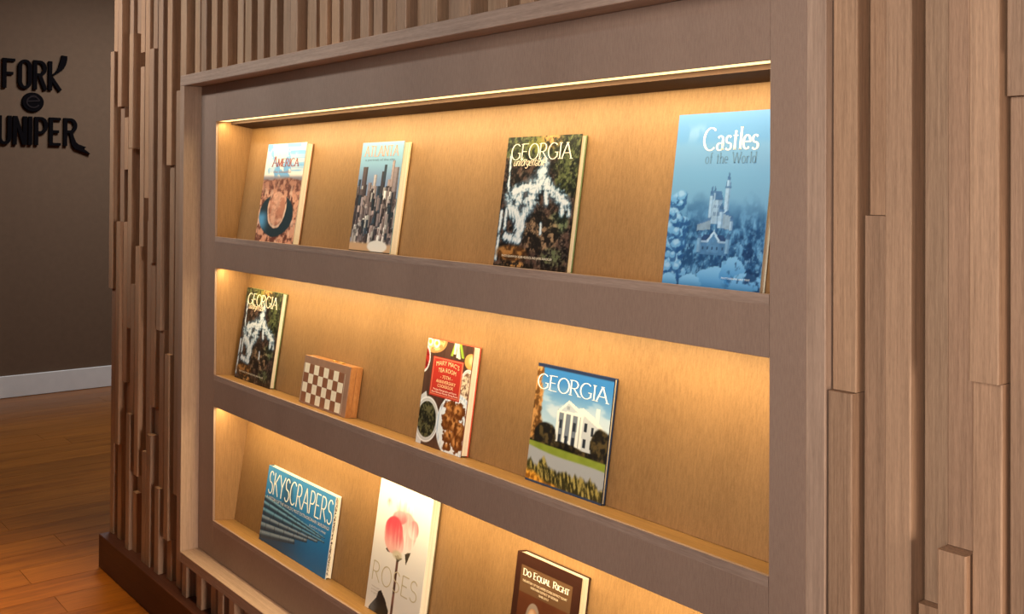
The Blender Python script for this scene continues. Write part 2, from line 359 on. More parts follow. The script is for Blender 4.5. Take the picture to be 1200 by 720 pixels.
# glyphs: width, list of strokes in a box of height 1
GL = {
 'A': (0.74, [[(0, 0), (0.36, 1)], [(0.36, 1), (0.74, 0)], [(0.15, 0.36), (0.60, 0.36)]]),
 'B': (0.56, [[(0.05, 0), (0.05, 1)], [(0.05, 1), (0.25, 1)] + arc(0.25, 0.76, 0.23, 0.24, 90, -90) + [(0.05, 0.52)], [(0.05, 0.52), (0.27, 0.52)] + arc(0.27, 0.26, 0.27, 0.26, 90, -90) + [(0.05, 0)]]),
 'C': (0.72, [arc(0.40, 0.5, 0.39, 0.5, 48, 312, 22)]),
 'D': (0.70, [[(0.06, 0), (0.06, 1)], [(0.06, 1), (0.24, 1)] + arc(0.24, 0.5, 0.44, 0.5, 90, -90, 20) + [(0.06, 0)]]),
 'E': (0.56, [[(0.06, 0), (0.06, 1)], [(0.06, 1), (0.54, 1)], [(0.06, 0.52), (0.44, 0.52)], [(0.06, 0), (0.56, 0)]]),
 'F': (0.52, [[(0.06, 0), (0.06, 1)], [(0.06, 1), (0.52, 1)], [(0.06, 0.52), (0.42, 0.52)]]),
 'G': (0.78, [arc(0.40, 0.5, 0.39, 0.5, 48, 325, 22), [(0.72, 0.42), (0.72, 0.12)], [(0.54, 0.42), (0.78, 0.42)]]),
 'H': (0.70, [[(0.06, 0), (0.06, 1)], [(0.64, 0), (0.64, 1)], [(0.06, 0.52), (0.64, 0.52)]]),
 'I': (0.20, [[(0.10, 0), (0.10, 1)]]),
 'J': (0.40, [[(0.34, 1), (0.34, 0.22)] + arc(0.17, 0.22, 0.17, 0.22, 0, -160, 8)]),
 'K': (0.64, [[(0.06, 0), (0.06, 1)], [(0.60, 1), (0.07, 0.42)], [(0.22, 0.58), (0.64, 0)]]),
 'L': (0.52, [[(0.06, 0), (0.06, 1)], [(0.06, 0), (0.52, 0)]]),
 'M': (0.84, [[(0.06, 0), (0.08, 1)], [(0.08, 1), (0.42, 0.08)], [(0.42, 0.08), (0.76, 1)], [(0.76, 1), (0.79, 0)]]),
 'N': (0.72, [[(0.06, 0), (0.06, 1)], [(0.06, 1), (0.66, 0)], [(0.66, 0), (0.66, 1)]]),
 'O': (0.80, [arc(0.40, 0.5, 0.38, 0.5, 0, 360, 28)]),
 'P': (0.56, [[(0.06, 0), (0.06, 1)], [(0.06, 1), (0.27, 1)] + arc(0.27, 0.73, 0.27, 0.27, 90, -90) + [(0.06, 0.46)]]),
 'Q': (0.80, [arc(0.40, 0.5, 0.38, 0.5, 0, 360, 28), [(0.42, 0.10), (0.78, -0.18)]]),
 'R': (0.66, [[(0.06, 0), (0.06, 1)], [(0.06, 1), (0.27, 1)] + arc(0.27, 0.74, 0.26, 0.26, 90, -90) + [(0.06, 0.48)], [(0.27, 0.48), (0.66, 0)]]),
 'S': (0.56, [arc(0.28, 0.75, 0.23, 0.25, 25, 270, 16) + arc(0.28, 0.25, 0.25, 0.25, 90, -155, 16)]),
 'T': (0.64, [[(0.32, 0), (0.32, 1)], [(0, 1), (0.64, 1)]]),
 'U': (0.70, [[(0.06, 1), (0.06, 0.3)] + arc(0.34, 0.3, 0.28, 0.3, 180, 360, 14) + [(0.62, 1)]]),
 'V': (0.70, [[(0, 1), (0.35, 0)], [(0.35, 0), (0.70, 1)]]),
 'W': (1.0, [[(0, 1), (0.25, 0)], [(0.25, 0), (0.5, 0.95)], [(0.5, 0.95), (0.75, 0)], [(0.75, 0), (1.0, 1)]]),
 'Y': (0.66, [[(0, 1), (0.33, 0.48)], [(0.66, 1), (0.33, 0.48)], [(0.33, 0.48), (0.33, 0)]]),
 'a': (0.44, [arc(0.20, 0.46, 0.15, 0.16, 150, 0, 8) + [(0.36, 0.0)], arc(0.20, 0.15, 0.17, 0.16, 20, 340, 14)]),
 'b': (0.46, [[(0.05, 0), (0.05, 1)], arc(0.24, 0.3, 0.19, 0.31, 0, 360, 18)]),
 'd': (0.46, [[(0.40, 0), (0.40, 1)], arc(0.20, 0.3, 0.19, 0.31, 0, 360, 18)]),
 'e': (0.42, [[(0.03, 0.34), (0.38, 0.34)] + arc(0.20, 0.32, 0.19, 0.30, 5, 315, 18)]),
 'f': (0.30, [[(0.12, 0), (0.12, 0.8)] + arc(0.24, 0.8, 0.12, 0.19, 180, 50, 6), [(0, 0.6), (0.28, 0.6)]]),
 'g': (0.44, [arc(0.20, 0.34, 0.17, 0.27, 0, 360, 18), [(0.38, 0.6), (0.38, -0.12)] + arc(0.20, -0.12, 0.18, 0.18, 0, -160, 8)]),
 'h': (0.46, [[(0.06, 0), (0.06, 1)], arc(0.23, 0.40, 0.17, 0.21, 180, 0, 10) + [(0.40, 0)]]),
 'l': (0.16, [[(0.08, 0), (0.08, 1)]]),
 'i': (0.16, [[(0.08, 0), (0.08, 0.62)]]),
 'n': (0.46, [[(0.06, 0), (0.06, 0.62)], arc(0.23, 0.40, 0.17, 0.21, 180, 0, 10) + [(0.40, 0)]]),
 'o': (0.46, [arc(0.23, 0.31, 0.20, 0.31, 0, 360, 20)]),
 'r': (0.32, [[(0.06, 0), (0.06, 0.62)], arc(0.20, 0.44, 0.14, 0.17, 180, 50, 6)]),
 's': (0.36, [arc(0.18, 0.46, 0.14, 0.155, 30, 270, 10) + arc(0.18, 0.155, 0.16, 0.155, 90, -150, 10)]),
 't': (0.30, [[(0.13, 0.84), (0.13, 0.0)], [(0, 0.62), (0.28, 0.62)]]),
 'u': (0.46, [[(0.05, 0.62), (0.05, 0.22)] + arc(0.22, 0.22, 0.17, 0.22, 180, 360, 10) + [(0.39, 0.62)]]),
 ' ': (0.34, []), "'": (0.14, [[(0.07, 1), (0.07, 0.78)]]), '-': (0.3, [[(0.02, 0.45), (0.28, 0.45)]]),
}
def ribbon(pts, thick, thin):
    """polygon strip along pts, weight by direction (upright strokes thick, level strokes thin)"""
    P_ = [np.array(p, float) for p in pts]; n = len(P_)
    closed = n > 3 and np.linalg.norm(P_[0] - P_[-1]) < 1e-6
    L_, R_ = [], []
    for i in range(n):
        if closed and i in (0, n - 1): d = P_[1] - P_[-2]
        elif i == 0: d = P_[1] - P_[0]
        elif i == n - 1: d = P_[-1] - P_[-2]
        else: d = (P_[i + 1] - P_[i]) / (np.linalg.norm(P_[i + 1] - P_[i]) + 1e-9) + (P_[i] - P_[i - 1]) / (np.linalg.norm(P_[i] - P_[i - 1]) + 1e-9)
        d = d / (np.linalg.norm(d) + 1e-9); nrm = np.array((-d[1], d[0]))
        wv = 0.5 * (thin + (thick - thin) * abs(d[1]) ** 1.3)
        L_.append(P_[i] + nrm * wv); R_.append(P_[i] - nrm * wv)
    return L_, R_
def stroke_text(text, thick, thin, serif=0.0, track=0.09, shear=0.0, small=None):
    """2-D quads of a line of text, height 1, starting at x = 0; returns quads, width"""
    quads = []; x_ = 0.0
    for ch in text:
        sc = 1.0
        if small and ch.islower(): ch = ch.upper(); sc = small
        w_, strokes = GL[ch]
        for st in strokes:
            pts = [(x_ + p[0] * sc, p[1] * sc) for p in st]
            a, b = ribbon(pts, thick, thin)
            quads += [(a[i], a[i + 1], b[i + 1], b[i]) for i in range(len(a) - 1)]
            if serif > 0:
                for e0, e1 in ((st[0], st[1]), (st[-1], st[-2])):
                    dx, dy = e0[0] - e1[0], e0[1] - e1[1]
                    if abs(dy) > abs(dx) * 1.2 and (abs(e0[1]) < 0.02 or abs(e0[1] - 1) < 0.02 or abs(e0[1] - 0.62) < 0.01):
                        cx, cy = x_ + e0[0] * sc, e0[1] * sc; hw, hh = serif * 0.5, thin * 0.5
                        if cy < 0.3: cy += hh
                        else: cy -= hh
                        quads.append([np.array(q) for q in ((cx - hw, cy - hh), (cx + hw, cy - hh), (cx + hw, cy + hh), (cx - hw, cy + hh))])
        x_ += (w_ + track) * sc
    x_ -= track
    if shear:
        quads = [[np.array((q[0] + shear * q[1], q[1])) for q in qd] for qd in quads]
    return quads, x_
def solid_letters(name, quads, depth, mapper, mat, parent):
    v, f = [], []
    for k_, qd in enumerate(quads):
        n = len(v); dk = depth + 0.00012 * (k_ % 23)
        q = [tuple(p) for p in qd]
        ar = sum(q[i][0] * q[(i + 1) % 4][1] - q[(i + 1) % 4][0] * q[i][1] for i in range(4))
        if ar < 0: q = q[::-1]
        v += [mapper(p[0], p[1], 0.0) for p in q] + [mapper(p[0], p[1], dk) for p in q]
        f += [tuple(n + i for i in t) for t in ((0, 3, 2, 1), (4, 5, 6, 7), (0, 1, 5, 4), (1, 2, 6, 5), (2, 3, 7, 6), (3, 0, 4, 7))]
    return link(name, pmesh(name, v, f), mat, parent)

sign = empty('wall_sign', (FAR, 0.52, 1.67))
tag(sign, 'black raised restaurant lettering in three lines on the brown far wall', 'sign')
def smap(ox, oz, sx, sz):
    return lambda a, b, d: (0.004 + d, ox + a * sx - 0.52, oz + b * sz - 1.67)
SG = {  # condensed sign letters (width 1 = 1)
 'F': [[(0.10, 0), (0.10, 1)], [(0.10, 0.95), (0.85, 0.95)], [(0.10, 0.50), (0.72, 0.50)]],
 'O': [[(0.12, 0.25), (0.12, 0.75)] + arc(0.47, 0.75, 0.35, 0.20, 180, 0, 10) + [(0.82, 0.25)] + arc(0.47, 0.25, 0.35, 0.20, 0, -180, 10)],
 'R': [[(0.12, 0), (0.12, 1)], [(0.12, 0.95), (0.45, 0.95)] + arc(0.45, 0.73, 0.37, 0.22, 90, -90, 10) + [(0.12, 0.51)], [(0.44, 0.51), (0.88, 0.0)]],
 'K': [[(0.12, 0), (0.12, 1)], [(0.20, 0.44), (0.88, 0.0)]],
 'J': [[(0.70, 1), (0.70, 0.25)] + arc(0.38, 0.25, 0.32, 0.20, 0, -180, 10)],
 'U': [[(0.12, 1), (0.12, 0.25)] + arc(0.47, 0.25, 0.35, 0.20, 180, 360, 10) + [(0.82, 1)]],
 'N': [[(0.12, 0), (0.12, 1)], [(0.16, 0.98), (0.80, 0.02)], [(0.84, 0), (0.84, 1)]],
 'I': [[(0.12, 0), (0.12, 1)]],
 'P': [[(0.12, 0), (0.12, 1)], [(0.12, 0.95), (0.45, 0.95)] + arc(0.45, 0.70, 0.37, 0.25, 90, -90, 10) + [(0.12, 0.45)]],
 'E': [[(0.12, 0), (0.12, 1)], [(0.12, 0.95), (0.85, 0.95)], [(0.12, 0.50), (0.72, 0.50)], [(0.12, 0.05), (0.85, 0.05)]],
}
def sign_letter(ch, y_, z_, w_, h_, extra=()):
    qs = []
    for st in SG[ch] + list(extra):
        a, b = ribbon([(p[0] * w_, p[1] * h_) for p in st], 0.0245, 0.018)
        qs += [(a[i], a[i + 1], b[i + 1], b[i]) for i in range(len(a) - 1)]
    solid_letters('letter', qs, 0.018, smap(y_, z_, 1, 1), M['black'], sign)
def blade(pts_w):
    """tapered stroke: list of (x, y, half width)"""
    a, b = [], []
    for i, (x_, y_, w_) in enumerate(pts_w):
        p0 = pts_w[max(0, i - 1)]; p1 = pts_w[min(len(pts_w) - 1, i + 1)]
        d = np.array((p1[0] - p0[0], p1[1] - p0[1])); d = d / np.linalg.norm(d); n_ = np.array((-d[1], d[0]))
        a.append(np.array((x_, y_)) + n_ * w_); b.append(np.array((x_, y_)) - n_ * w_)
    return [(a[i], a[i + 1], b[i + 1], b[i]) for i in range(len(a) - 1)]
for ch, y_ in (('F', 0.340), ('O', 0.433), ('R', 0.527), ('K', 0.622)):
    sign_letter(ch, y_, 2.045, 0.086, 0.196)
for ch, y_ in (('J', 0.222), ('U', 0.312), ('N', 0.405), ('I', 0.500), ('P', 0.538), ('E', 0.630), ('R', 0.722)):
    if ch == 'R':
        qs = []
        for st in SG['R'][:2]:
            a, b = ribbon([(p[0] * 0.092, p[1] * 0.19) for p in st], 0.0245, 0.018)
            qs += [(a[i], a[i + 1], b[i + 1], b[i]) for i in range(len(a) - 1)]
        qs += blade([(0.045, 0.10, 0.010), (0.056, 0.055, 0.012), (0.066, 0.02, 0.017), (0.085, -0.004, 0.020), (0.11, -0.018, 0.013), (0.145, -0.036, 0.008), (0.172, -0.052, 0.003)])
        qs += blade([(0.075, 0.012, 0.008), (0.105, 0.0, 0.010), (0.128, -0.006, 0.007), (0.146, -0.006, 0.002)])
        solid_letters('letter', qs, 0.018, smap(y_, 1.672, 1, 1), M['black'], sign)
    else:
        sign_letter(ch, y_, 1.672, 0.086, 0.19)
# the fork-shaped flourish that is the K's upper arm
solid_letters('letter_flourish', blade([(0.030, 0.105, 0.006), (0.045, 0.118, 0.006), (0.062, 0.135, 0.010), (0.080, 0.158, 0.018), (0.092, 0.19, 0.021), (0.098, 0.215, 0.020), (0.100, 0.240, 0.018)]), 0.018, smap(0.622, 2.045, 1, 1), M['black'], sign)
# round emblem
bm = bmesh.new()
bmesh.ops.create_cone(bm, cap_ends=True, segments=40, radius1=1, radius2=0.94, depth=1)
me = bpy.data.meshes.new('emblem'); bm.to_mesh(me); bm.free()
me.transform(Matrix.Translation((0.012, 0, 0)) @ Matrix.Rotation(math.pi / 2, 4, 'Y') @ Matrix.Diagonal((0.066, 0.071, 0.018, 1)))
em = link('emblem', me, M['black'], sign, (0, 0.526 - 0.52, 1.959 - 1.67))
qs = []
for st in (arc(0.0, 0.0, 0.040, 0.036, 15, 330, 18), [(-0.036, 0.004), (0.038, 0.010)], arc(0.0, 0.03, 0.02, 0.012, 0, 180, 8)):
    a, b = ribbon(st, 0.008, 0.008); qs += [(a[i], a[i + 1], b[i + 1], b[i]) for i in range(len(a) - 1)]
solid_letters('emblem_relief', qs, 0.004, lambda a, b, d: (0.0205 + d, a, b), M['emblem'], em)

# ---------------------------------------------------------------- books
def hash_grid(seed, ny, nx): return np.random.RandomState(seed).rand(ny, nx)
def vnoise(U, V, fx, fy, seed):
    g = hash_grid(seed, int(fy) + 3, int(fx) + 3); X_ = np.clip(U, 0, 1) * fx; Y_ = np.clip(V, 0, 1) * fy
    i = np.floor(X_).astype(int); j = np.floor(Y_).astype(int); a = X_ - i; b = Y_ - j
    a = a * a * (3 - 2 * a); b = b * b * (3 - 2 * b)
    return (g[j, i] * (1 - a) + g[j, i + 1] * a) * (1 - b) + (g[j + 1, i] * (1 - a) + g[j + 1, i + 1] * a) * b
def fbm(U, V, fx, fy, seed, octv=4, gain=0.55):
    t = 0; amp = 1; tot = 0
    for o in range(octv):
        t = t + amp * vnoise(U, V, fx * 2 ** o, fy * 2 ** o, seed + o * 7); tot += amp; amp *= gain
    return t / tot
def sm(a, b, x_):
    t = np.clip((x_ - a) / (b - a), 0, 1); return t * t * (3 - 2 * t)
def c3(r, g, b): return np.array((r, g, b), float) / 255.0
def mixc(A, B, t): return A * (1 - t[..., None]) + B * t[..., None]
def ell(U, V, cx, cy, rx, ry): return np.sqrt(((U - cx) / rx) ** 2 + ((V - cy) / ry) ** 2)
def inpoly(U, V, pts):
    ins = np.zeros(U.shape, bool); n = len(pts)
    for i in range(n):
        x1, y1 = pts[i]; x2, y2 = pts[(i + 1) % n]
        if y1 == y2: continue
        c = ((y1 > V) != (y2 > V)) & (U < (x2 - x1) * (V - y1) / (y2 - y1) + x1); ins ^= c
    return ins.astype(float)
def full(U, c): return np.ones(U.shape + (3,)) * c

def art_canyon(U, V):
    n = fbm(U, V, 5, 5, 3); n2 = fbm(U, V, 14, 20, 11, 5, 0.65)
    sky = mixc(full(U, c3(222, 214, 204)), c3(112, 166, 208), sm(0.46, 0.60, fbm(U + V * 0.4, V, 8, 9, 29, 5) + 0.06 * U))
    sky = mixc(sky, c3(225, 220, 212), sm(0.52, 0.7, n) * 0.6)
    land = mixc(full(U, c3(104, 62, 54)), c3(222, 160, 130), sm(0.36, 0.60, n2))
    land = mixc(land, c3(240, 200, 172), sm(0.55, 0.72, fbm(U, V, 14, 10, 41)) * 0.7)
    land = mixc(land, c3(96, 66, 62), sm(0.42, 0.62, V) * 0.45)
    C = mixc(sky, c3(128, 124, 132), sm(0.69, 0.645, V))
    C = mixc(C, land, sm(0.650, 0.625, V + 0.012 * (n - 0.5) * 4))
    wob = 0.10 * (fbm(U, V, 7, 7, 71) - 0.5)
    do = ell(U, V, 0.46, 0.275, 0.43, 0.215) + wob; di = ell(U, V, 0.47, 0.345, 0.245, 0.20) + wob
    river = sm(1.03, 0.97, do) * sm(0.97, 1.03, di) * sm(0.50, 0.44, V + 0.03 * n)
    riv = mixc(full(U, c3(40, 58, 66)), c3(96, 160, 200), sm(0.34, 0.10, U) * sm(0.05, 0.2, V) * sm(0.34, 0.24, V))
    C = mixc(C, riv, river)
    rim = sm(0.80, 0.92, di) * sm(1.0, 0.95, di) * sm(0.42, 0.36, V)
    C = mixc(C, c3(238, 206, 180), rim * 0.8)
    inner = sm(0.9, 0.8, di)
    C = mixc(C, mixc(full(U, c3(188, 122, 96)), c3(232, 176, 146), sm(0.35, 0.65, fbm(U, V, 10, 18, 5))), inner * 0.8)
    return C
def art_city(U, V):
    C = mixc(full(U, c3(128, 168, 192)), c3(122, 142, 172), sm(0.85, 0.6, V))
    R = np.random.RandomState(4)
    cols = [c3(96, 84, 86), c3(150, 136, 138), c3(70, 66, 72), c3(196, 186, 182), c3(120, 104, 104), c3(172, 152, 148), c3(60, 72, 84), c3(226, 220, 214)]
    def tower(u0, u1, v0, v1, col, k):
        nonlocal C
        msk = ((U > u0) & (U < u1) & (V > v0) & (V < v1)).astype(float)
        side = ((U - u0) / (u1 - u0) > 0.62) * 0.25
        win = 0.14 * (((U * 90).astype(int) + (V * 70).astype(int) * k) % 3 == 0)
        C = mixc(C, full(U, col) * (1 - side - win)[..., None], msk)
    for (u0, u1, v1, ci_) in ((0.10, 0.22, 0.775, 0), (0.02, 0.08, 0.66, 6), (0.27, 0.36, 0.63, 1), (0.39, 0.46, 0.70, 3), (0.40, 0.50, 0.60, 5), (0.57, 0.66, 0.73, 2), (0.62, 0.68, 0.79, 6), (0.74, 0.82, 0.66, 5), (0.80, 0.86, 0.83, 5), (0.86, 0.97, 0.77, 1), (0.50, 0.57, 0.60, 6)):
        tower(u0, u1, 0.1, v1, cols[ci_], 1)
    for i in range(190):
        v1 = 0.60 - 0.50 * (i / 190.0) + 0.03 * R.randn(); w_ = 0.03 + 0.06 * R.rand(); u0 = R.rand() * 1.05 - 0.05
        tower(u0, u0 + w_, v1 - 0.10 - 0.08 * R.rand(), v1, cols[R.randint(8)] * (0.8 + 0.35 * R.rand()), R.randint(1, 4))
    C = mixc(C, c3(40, 38, 42), sm(0.60, 0.74, fbm(U, V, 14, 16, 60)) * sm(0.62, 0.5, V) * 0.75)
    C = mixc(C, c3(196, 160, 124), sm(0.10, 0.07, V)); C = mixc(C, c3(226, 222, 214), sm(1.0, 0.8, ell(U, V, 0.68, 0.06, 0.26, 0.06)))
    C = mixc(C, c3(36, 34, 40), sm(0.018, 0.012, V))
    return C
def along(U, V, pts, w):
    """soft density around a polyline"""
    best = np.full(U.shape, 9.0)
    for (x1, y1), (x2, y2) in zip(pts[:-1], pts[1:]):
        dx, dy = x2 - x1, y2 - y1; t = np.clip(((U - x1) * dx + (V - y1) * dy) / (dx * dx + dy * dy), 0, 1)
        best = np.minimum(best, np.hypot(U - x1 - t * dx, V - y1 - t * dy))
    return np.exp(-(best / w) ** 2)
def art_waterfall(U, V):
    n = fbm(U, V, 10, 12, 8, 5); h = fbm(U, V, 26, 30, 33, 5, 0.65); sp = fbm(U, V, 55, 64, 61, 3)
    st = fbm(U + 0.05 * np.sin(V * 13) + 0.10 * n, V, 58, 8, 51, 4); lg = fbm(U, V, 9, 34, 19, 3)
    C = mixc(full(U, c3(10, 9, 12)), c3(88, 66, 58), sm(0.40, 0.66, h)); C = mixc(C, c3(150, 132, 118), sm(0.60, 0.74, sp) * 0.45)
    fol = mixc(full(U, c3(14, 20, 16)), c3(86, 94, 58), sm(0.40, 0.66, h)); fol = mixc(fol, c3(150, 148, 104), sm(0.58, 0.72, sp) * 0.5)
    fol = mixc(fol, c3(206, 152, 90), sm(1.0, 0.2, ell(U, V, 0.60, 0.97, 0.22, 0.10)) * sm(0.35, 0.55, h)); fol = mixc(fol, c3(128, 126, 50), sm(1.0, 0.3, ell(U, V, 0.42, 0.93, 0.20, 0.09)) * sm(0.35, 0.6, h) * 0.8)
    C = mixc(C, fol, np.maximum(sm(0.78, 0.84, V + 0.12 * (n - 0.5)), sm(0.66, 0.76, U + 0.3 * (n - 0.5)) * sm(0.52, 0.60, V)))
    C = mixc(C, mixc(full(U, c3(24, 32, 26)), c3(120, 138, 100), sm(0.45, 0.68, h)), sm(1.0, 0.6, ell(U, V, 0.82, 0.35, 0.17, 0.10)) * 0.85)
    C = mixc(C, mixc(full(U, c3(30, 24, 22)), c3(176, 142, 110), sm(0.46, 0.68, h)), sm(1.0, 0.7, ell(U, V, 0.60, 0.27, 0.30, 0.16)) * 0.8)
    C = mixc(C, c3(104, 118, 84), sm(1.0, 0.5, ell(U, V, 0.80, 0.10, 0.2, 0.09)) * sm(0.45, 0.6, h) * 0.8)
    D = np.zeros(U.shape)
    for pts, w in (([(0.55, 0.80), (0.55, 0.70)], 0.075), ([(0.54, 0.70), (0.50, 0.64), (0.40, 0.61)], 0.085), ([(0.40, 0.62), (0.22, 0.58), (0.10, 0.53)], 0.060), ([(0.44, 0.60), (0.42, 0.50), (0.38, 0.46)], 0.085),
                   ([(0.28, 0.57), (0.24, 0.48)], 0.055), ([(0.60, 0.66), (0.70, 0.58), (0.90, 0.50)], 0.055), ([(0.62, 0.62), (0.64, 0.50)], 0.040), ([(0.86, 0.49), (0.86, 0.43)], 0.040), ([(0.94, 0.49), (0.95, 0.42)], 0.030),
                   ([(0.14, 0.46), (0.24, 0.40), (0.31, 0.32), (0.30, 0.25)], 0.070), ([(0.36, 0.43), (0.34, 0.30)], 0.050), ([(0.10, 0.44), (0.10, 0.30)], 0.030), ([(0.12, 0.23), (0.32, 0.21)], 0.040), ([(0.07, 0.84), (0.09, 0.58)], 0.016), ([(0.03, 0.42), (0.02, 0.06)], 0.025), ([(0.60, 0.34), (0.61, 0.27)], 0.018)):
        D = np.maximum(D, along(U, V, pts, w))
    m = D + 0.95 * (st - 0.5) + 1.1 * (lg - 0.5) * (V > 0.46) + 0.5 * (sp - 0.5)
    wm = sm(0.42, 0.72, m)
    C = mixc(C, mixc(full(U, c3(120, 158, 186)), c3(236, 242, 248), sm(0.55, 1.0, m)), wm * 0.95)
    C = mixc(C, c3(96, 140, 176), sm(0.12, 0.5, D) * (1 - wm) * 0.35)
    C = mixc(C, mixc(full(U, c3(80, 48, 20)), c3(196, 136, 72), sm(0.40, 0.64, fbm(U, V, 14, 26, 77))), sm(1.0, 0.6, ell(U, V, 0.24, 0.11, 0.28, 0.075)) * 0.85)
    C = mixc(C, c3(196, 146, 86), sm(1.0, 0.4, ell(U, V, 0.30, 0.03, 0.22, 0.03)) * sm(0.4, 0.6, h))
    return C * 0.92
def art_castle(U, V):
    n = fbm(U, V, 6, 8, 2); n2 = fbm(U, V, 18, 22, 9)
    C = mixc(full(U, c3(140, 184, 208)), c3(118, 166, 206), sm(0.55, 0.98, V))  # sky painted darker toward the top to offset the strip light
    C = mixc(C, c3(222, 226, 226), sm(0.5, 0.66, fbm(U, V, 5, 4, 77)) * sm(0.80, 0.88, V) * sm(0.96, 0.90, V) * 0.3)
    C = mixc(C, c3(150, 182, 204), sm(0.85, 0.80, V) * sm(0.62, 0.75, V) * 0.5)
    low = mixc(full(U, c3(28, 74, 116)), c3(120, 174, 208), sm(0.36, 0.66, n2)); C = mixc(C, low, sm(0.56, 0.28, V + 0.16 * (n - 0.5)) * 0.9)
    C = mixc(C, c3(90, 140, 178), sm(1, 0.4, ell(U, V, 0.5, 0.42, 0.5, 0.10)) * 0.4)
    g = fbm(U, V, 46, 60, 70, 3)
    C = mixc(C, c3(30, 78, 122), sm(0.48, 0.66, fbm(U, V, 40, 18, 15, 3)) * sm(0.48, 0.30, V) * 0.55); C = mixc(C, c3(170, 208, 230), sm(0.60, 0.74, g) * sm(0.46, 0.2, V) * 0.6)
    W = c3(196, 214, 228); B_ = c3(86, 124, 162); D_ = c3(58, 92, 134)
    def p(pts, col, a=1.0):
        nonlocal C
        C = mixc(C, full(U, col) * (0.90 + 0.22 * g)[..., None], inpoly(U, V, pts) * a)
    def turret(u, v0, v1, w, cap, light=W):
        p([(u - w, v0), (u - w, v1), (u + w, v1), (u + w, v0)], light); p([(u + w * 0.25, v0), (u + w * 0.25, v1), (u + w, v1), (u + w, v0)], B_, 0.45)
        p([(u - w * 1.15, v1 - 0.008), (u - w * 1.15, v1 + 0.006), (u + w * 1.15, v1 + 0.006), (u + w * 1.15, v1 - 0.008)], B_, 0.8); p([(u - w * 1.1, v1 + 0.004), (u, v1 + cap), (u + w * 1.1, v1 + 0.004)], B_ * 0.95)
    turret(0.600, 0.42, 0.570, 0.026, 0.090); turret(0.600, 0.575, 0.615, 0.014, 0.050)
    p([(0.455, 0.36), (0.455, 0.500), (0.555, 0.500), (0.555, 0.36)], W * 0.95); p([(0.445, 0.50), (0.470, 0.548), (0.535, 0.548), (0.565, 0.50)], B_)
    p([(0.515, 0.36), (0.515, 0.50), (0.555, 0.50), (0.555, 0.36)], B_, 0.35)
    turret(0.440, 0.38, 0.525, 0.017, 0.060); turret(0.470, 0.49, 0.545, 0.010, 0.040); turret(0.555, 0.34, 0.440, 0.024, 0.045, W * 1.04)
    p([(0.575, 0.34), (0.575, 0.42), (0.660, 0.405), (0.660, 0.33)], W * 0.86); p([(0.575, 0.42), (0.62, 0.440), (0.665, 0.405)], B_); turret(0.665, 0.33, 0.39, 0.016, 0.03)
    p([(0.32, 0.32), (0.32, 0.355), (0.455, 0.385), (0.455, 0.33)], W * 0.80); p([(0.31, 0.352), (0.34, 0.372), (0.455, 0.40), (0.455, 0.383)], B_, 0.8)
    for k in range(4):
        for q in range(2): p([(0.470 + k * 0.020, 0.41 + q * 0.04), (0.470 + k * 0.020, 0.428 + q * 0.04), (0.477 + k * 0.020, 0.428 + q * 0.04), (0.477 + k * 0.020, 0.41 + q * 0.04)], D_, 0.7)
    p([(0.36, 0.19), (0.36, 0.262), (0.64, 0.262), (0.64, 0.19)], c3(92, 136, 172)); p([(0.35, 0.258), (0.40, 0.300), (0.60, 0.300), (0.65, 0.258)], c3(52, 82, 122))
    p([(0.44, 0.20), (0.44, 0.27), (0.50, 0.318), (0.56, 0.27), (0.56, 0.20)], c3(104, 148, 182)); p([(0.43, 0.266), (0.50, 0.326), (0.57, 0.266), (0.55, 0.262), (0.50, 0.305), (0.45, 0.262)], c3(214, 228, 238))
    p([(0.35, 0.256), (0.35, 0.268), (0.45, 0.268), (0.45, 0.256)], c3(208, 224, 236), 0.8); p([(0.55, 0.256), (0.55, 0.268), (0.65, 0.268), (0.65, 0.256)], c3(208, 224, 236), 0.8)
    turret(0.355, 0.20, 0.285, 0.018, 0.035, c3(150, 184, 208)); turret(0.645, 0.20, 0.285, 0.018, 0.035, c3(150, 184, 208))
    for k in range(5): p([(0.39 + k * 0.05, 0.215), (0.39 + k * 0.05, 0.235), (0.405 + k * 0.05, 0.235), (0.405 + k * 0.05, 0.215)], D_ * 0.8, 0.8)
    wv = 1.3 * (fbm(U, V, 20, 26, 55, 4) - 0.5)
    R = np.random.RandomState(12)
    for i in range(60):
        u_, v_ = R.rand() * 0.22 * (0.6 + 0.4 * R.rand()), 0.06 + 0.46 * R.rand(); rr = 0.03 + 0.035 * R.rand()
        if u_ > 0.24 - (v_ - 0.3) * 0.35: continue
        d = ell(U, V, u_, v_, rr, rr * 0.55)
        C = mixc(C, full(U, c3(40, 92, 142)), sm(1.25, 1.0, ell(U, V, u_ + 0.01, v_ - 0.015, rr, rr * 0.6) + wv) * 0.75)
        C = mixc(C, full(U, c3(132, 186, 220)), sm(1.0, 0.8, d + wv)); C = mixc(C, full(U, c3(206, 230, 242)), sm(0.8, 0.2, ell(U, V, u_, v_ + rr * 0.2, rr, rr * 0.5) + wv) * 0.8)
    for (u_, v_, a, b) in ((0.60, 0.05, 0.24, 0.075), (0.72, 0.10, 0.12, 0.085), (0.86, 0.03, 0.16, 0.07), (0.30, 0.02, 0.12, 0.05), (0.06, 0.02, 0.10, 0.05)):
        d = ell(U, V, u_, v_, a, b) + 0.35 * wv; C = mixc(C, mixc(full(U, c3(74, 148, 200)), c3(156, 208, 236), sm(v_ - b, v_ + b, V)), sm(1.02, 0.97, d))
    C = mixc(C, c3(22, 58, 98), sm(0.56, 0.68, fbm(U, V, 16, 20, 90)) * sm(0.40, 0.2, V) * sm(0.60, 0.75, U) * 0.8)
    return C * np.array((0.74, 0.84, 0.95))
